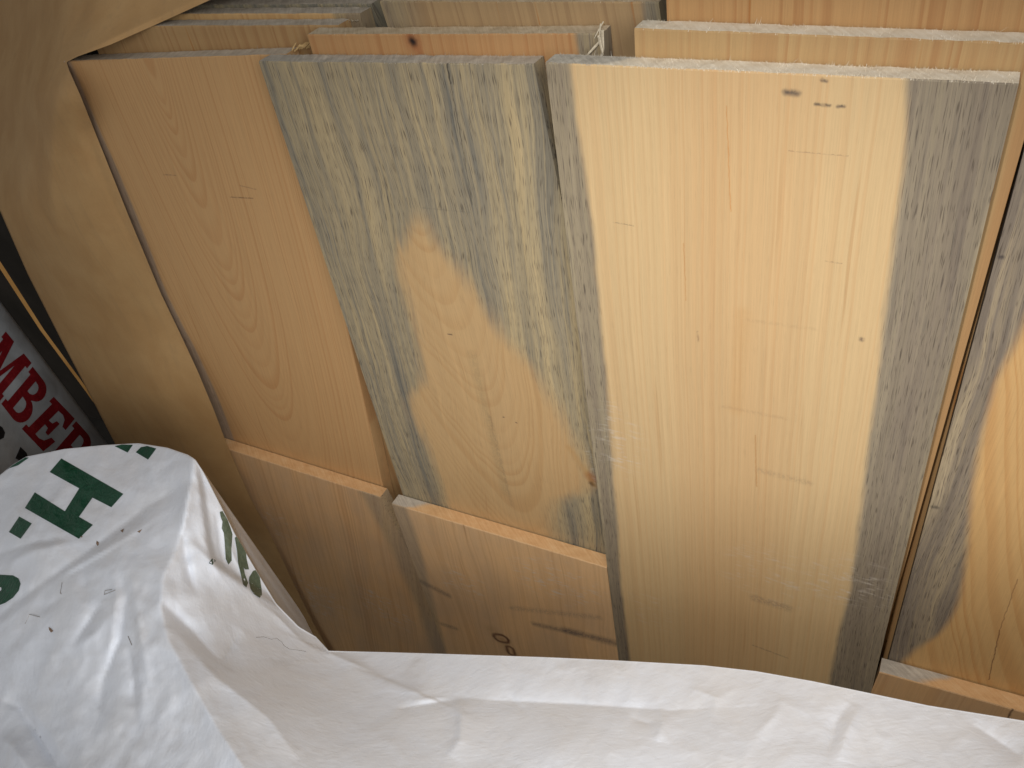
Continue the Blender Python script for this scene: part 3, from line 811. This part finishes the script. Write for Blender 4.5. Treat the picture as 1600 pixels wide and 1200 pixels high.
# --- kraft paper around the end of the pack
g = NT("kraft_paper"); x, y, z = g.coords(); p = g.vec(x, y, z)
n1 = g.noise(p, 14.0, 4.0, 0.55, 0.4); n2 = g.noise(p, 420.0, 3.0, 0.6); n3 = g.noise(g.vec(g.mul(x, 120.0), g.mul(y, 120.0), g.mul(z, 4.0)), 1.0, 3.0, 0.6)
col = g.mix(g.ss(n1, 0.3, 0.7), (0.46, 0.275, 0.115), (0.52, 0.33, 0.148))
col = g.mix(g.mul(n2, 0.25), col, (0.30, 0.18, 0.08))
col = g.mix(g.mul(g.ss(n3, 0.5, 0.75), 0.22), col, (0.30, 0.205, 0.11))
g.bump(g.add(g.mul(n1, 0.6), g.add(g.mul(n2, 0.03), g.mul(n3, 0.06))), 0.4, 0.006)
M_KRAFT = g.finish(col, 0.6, 0.3)

RE = np.array([(-140, 640), (-60, 470), (0, 328), (40, 240), (70, 172), (88, 122), (97, 104), (110, 108), (150, 126), (200, 146), (260, 170), (340, 202), (400, 227), (460, 252), (520, 281), (580, 309), (640, 334), (690, 353),
               (740, 374), (780, 392), (838, 424), (908, 457), (974, 490), (1016, 513), (1060, 540), (1120, 578)], float)     # y, x of the right edge
LE = np.array([(-140, -120), (200, -60), (330, 0), (430, 44), (540, 100), (620, 142), (690, 178), (760, 212), (860, 262), (960, 314), (1120, 400)], float)
def r_edge(y): return np.interp(y, RE[:, 0], RE[:, 1])
def l_edge(y): return np.interp(y, LE[:, 0], LE[:, 1])
PN = TPS([(104, 97), (240, 40), (328, 0), (640, -140), (150, 200), (212, 340), (291, 520), (357, 690), (416, 860), (482, 980), (570, 1120),
          (90, 260), (140, 400), (230, 600), (300, 760), (360, 900), (430, 1080),
          (0, 330), (44, 430), (100, 540), (178, 690), (262, 860), (400, 1120),
          (60, 150), (60, 240), (10, 200), (-60, 200), (0, 60), (-120, -140), (100, 0), (180, 20), (200, -140)],
         [-.016, -.040, -.055, -.090, -.0155, -.015, -.014, .003, .008, .008, .008,
          -.004, .002, .006, .014, .016, .016,
          -.060, -.045, -.030, -.018, -.005, .0,
          -.020, -.016, -.150, -.30, -.30, -.60, -.085, -.045, -.16])
def paper_pts(X, Y):
    d = np.zeros(X.shape)
    F = lambda pts, wa, wb, h, sharp=1.3, ends=True: fold(X, Y, pts, wa, wb, h, sharp, ends)
    d -= F([(104, 97), (80, 128), (66, 165), (58, 260), (62, 360)], 12, 12, 0.007)
    d += F([(104, 102), (92, 140), (82, 200), (80, 300), (95, 380)], 10, 22, 0.008)
    d -= F([(108, 110), (128, 190), (170, 300), (215, 400)], 10, 14, 0.002)
    d += F([(100, 120), (118, 200), (150, 290)], 8, 12, 0.0015)
    d -= F([(102, 92), (112, 60), (128, 20), (136, -60)], 9, 9, 0.007)
    d += F([(98, 92), (96, 50), (90, 0), (85, -60)], 16, 12, 0.009)
    d += F([(108, 92), (180, 58), (260, 22), (328, -10)], 14, 10, 0.006)
    d -= F([(62, 330), (90, 350), (120, 330)], 10, 12, 0.003)
    d -= F([(30, 0), (45, 80), (40, 160), (20, 260)], 20, 20, 0.008)
    d += F([(150, 420), (220, 560), (290, 700), (350, 820)], 30, 24, 0.004)
    d -= F([(130, 555), (150, 552)], 8, 6, 0.002)
    d += (ridged(X - 0.45 * Y, Y * 0.25, 80, 31) - 1.0) * 0.0026
    d += (vnoise(X, Y, 120, 33) - 0.5) * 0.006
    return sheet_points(X, Y, PN(X, Y), d)
ys = np.concatenate([np.arange(-140, 80, 5.0), np.arange(80, 120, 2.0), np.arange(120, 1125, 6.0)])
ns = 90; sN = np.linspace(0, 1, ns)
GY = np.tile(ys[:, None], (1, ns)); GX = l_edge(ys)[:, None] + (r_edge(ys) - l_edge(ys))[:, None] * sN[None, :]
Pp = paper_pts(GX, GY)
cols_ = []
for k in range(7):                                   # the paper goes on round the far side of the pack
    a = (k + 1) / 7
    cols_.append(Pp[:, 0] + np.array([-0.004 * math.sin(a * 1.6), 0.0, 0.0]) + np.array([0.0, 0.09 * a ** 1.5, 0.0]))
Pp = np.concatenate([np.stack(cols_[::-1], 1), Pp], 1)
paper = mesh_obj("kraft_paper", Pp.reshape(-1, 3), grid_faces(Pp.shape[0], Pp.shape[1]), M_KRAFT, smooth=True)
tag(paper, "brown kraft paper folded round the left end of the boards", "paper")

# --- the neighbouring pack at the far left: wrapped, with red lettering
ND = TPS([(0, 478), (165, 700), (0, 700), (-120, 620), (-170, 270), (262, 838), (60, 900)], [1.66, 1.74, 1.60, 1.56, 1.60, 1.80, 1.56])
def plane2(px, py, lift=0.0):
    X = np.asarray(px, float); Y = np.asarray(py, float)
    e = np.clip(((X - 0) * 0.80 - (Y - 470) * 0.60 + 26) / 26, 0, 1)      # rounds off at its edge
    d = (ridged(X, Y, 40, 51) - 1.0) * 0.0022 + (vnoise(X, Y, 30, 55) - 0.5) * 0.006 - 0.016 * e ** 2
    return sheet_at(X, Y, ND(X, Y) - d - lift)
sv = np.linspace(0, 1, 60); su = np.linspace(0, 1, 90)
A0 = np.array([-150, 271.0]); A1 = np.array([282, 845.0])                   # its upper edge in the picture
nrm = np.array([-0.80, 0.60])
SG = A0[None, None] + (A1 - A0)[None, None] * su[:, None, None] + nrm[None, None] * (sv[None, :, None] * 260)
Q = plane2(SG[..., 0], SG[..., 1])
edge = [Q[:, 0] + (Q[:, 0] - CAM_POS) * 0.02 * (k + 1) + np.array([-0.004 * k, 0, 0]) for k in range(5)]
Q = np.concatenate([np.stack(edge[::-1], 1), Q], 1)
pack = mesh_obj("wrapped_pack", Q.reshape(-1, 3), grid_faces(Q.shape[0], Q.shape[1]), M_WRAP2, smooth=True)
tag(pack, "grey-white wrapped pack with red lettering at the left edge", "wrapped pack")

def arc(cx, cy, rx, ry, a0, a1, n=10):
    return [(cx + rx * math.cos(math.radians(a0 + (a1 - a0) * k / n)), cy + ry * math.sin(math.radians(a0 + (a1 - a0) * k / n))) for k in range(n + 1)]
LET = {
 'M': [[(0, 0), (0.34, 0), (0.34, 0.14), (0.27, 0.14), (0.27, 0.70), (0.50, 0.02), (0.58, 0.02), (0.80, 0.70), (0.80, 0.14), (0.72, 0.14), (0.72, 0), (1.12, 0), (1.12, 0.14), (1.04, 0.14),
        (1.04, 0.86), (1.12, 0.86), (1.12, 1), (0.78, 1), (0.57, 0.38), (0.36, 1), (0, 1), (0, 0.86), (0.08, 0.86), (0.08, 0.14), (0, 0.14)]],
 'B': [[(0, 0), (0.50, 0)] + arc(0.50, 0.27, 0.34, 0.27, -80, 70) + [(0.56, 0.53)] + arc(0.48, 0.77, 0.30, 0.23, -60, 90) + [(0, 1), (0, 0.86), (0.09, 0.86), (0.09, 0.14), (0, 0.14)],
       [(0.32, 0.14), (0.44, 0.14)] + arc(0.44, 0.29, 0.14, 0.15, -80, 80, 6) + [(0.32, 0.45)],
       [(0.32, 0.60), (0.42, 0.60)] + arc(0.42, 0.73, 0.12, 0.12, -80, 80, 6) + [(0.32, 0.86)]],
 'E': [[(0, 0), (0.80, 0), (0.84, 0.34), (0.70, 0.34), (0.62, 0.18), (0.48, 0.13), (0.34, 0.14), (0.34, 0.44), (0.46, 0.43), (0.50, 0.32), (0.60, 0.32), (0.60, 0.68), (0.50, 0.68), (0.46, 0.57), (0.34, 0.56),
        (0.34, 0.86), (0.50, 0.87), (0.62, 0.82), (0.70, 0.68), (0.82, 0.68), (0.78, 1), (0, 1), (0, 0.86), (0.10, 0.86), (0.10, 0.14), (0, 0.14)]],
 'R': [[(0, 0), (0.42, 0), (0.42, 0.14), (0.34, 0.14), (0.34, 0.42), (0.44, 0.42), (0.64, 0), (0.95, 0), (0.95, 0.14), (0.86, 0.14), (0.70, 0.46)] + arc(0.50, 0.74, 0.34, 0.26, -50, 90) +
       [(0, 1), (0, 0.86), (0.10, 0.86), (0.10, 0.14), (0, 0.14)],
       [(0.34, 0.56), (0.46, 0.56)] + arc(0.46, 0.71, 0.14, 0.15, -80, 80, 6) + [(0.34, 0.86)]],
}
def z1(p): return np.array([p[0] / 4.0, 460 + p[1] / 4.0])
def put_letter(ch, o, e1, e2, mat):
    o, e1, e2 = np.array(o, float), np.array(e1, float), np.array(e2, float)
    outl = [[tuple(o + e1 * p[0] + e2 * p[1]) for p in ol] for ol in LET[ch]]
    print_shape("printed_letter", outl, lambda x, y: plane2(x, y, 0.0009), mat, pack, 3)
put_letter('M', (-41, 578), (36, 44), (50, -60), M_RED)
put_letter('B', (2, 631), (36, 46), (49, -58), M_RED)
put_letter('E', (34, 670), (42, 44), (50, -50), M_RED)
put_letter('R', (72, 712), (36, 40), (47, -54), M_RED)
for ol in [[(-30, 664), (-5, 662), (4, 668), (8, 676), (6, 684), (-2, 688), (-30, 690)], [(24, 716), (32, 698), (36, 702), (42, 708), (44, 716), (34, 722)]]:
    print_shape("printed_letter", [ol], lambda x, y: plane2(x, y, 0.0009), M_BLACK, pack, 3)

# board edge in the dark gap between the two packs
def gap_board():
    pts = [(-70, 315), (0, 420), (62, 515), (135, 613), (200, 705)]
    vs = []; fs = []
    for k, (px, py) in enumerate(pts):
        wd = 9 - 1.2 * k; d = 1.66 + 0.015 * k
        a, b = sheet_at(np.array([px, px + wd]), np.array([float(py)] * 2), np.array([d, d]))
        q = (a - CAM_POS) * 0.03
        vs += [a, b, b + q, a + q]
    for k in range(len(pts) - 1):
        o_ = k * 4
        for i in range(4): fs.append((o_ + i, o_ + (i + 1) % 4, o_ + 4 + (i + 1) % 4, o_ + 4 + i))
    fs += [(3, 2, 1, 0), tuple(len(vs) - 4 + i for i in range(4))]
    o = mesh_obj("board", vs, fs, simple("edge_pine", (0.48, 0.24, 0.06), (0.60, 0.33, 0.10), 0.6, 40.0, (1, 1, 0.1)))
    return tag(o, "narrow orange board edge in the dark gap at far left", "board")
gap_board()
backdrop = mesh_obj("gap_backdrop", [(-9, 0.55, -0.01), (4, 0.55, -0.01), (4, 0.55, 3), (-9, 0.55, 3)], [(0, 1, 2, 3)], simple("backdrop_dark", (0.035, 0.031, 0.026), (0.055, 0.048, 0.04), 0.9, 6.0))  # dark sheet added behind the packs so the gap reads as deep shade
tag(backdrop, kind="structure")
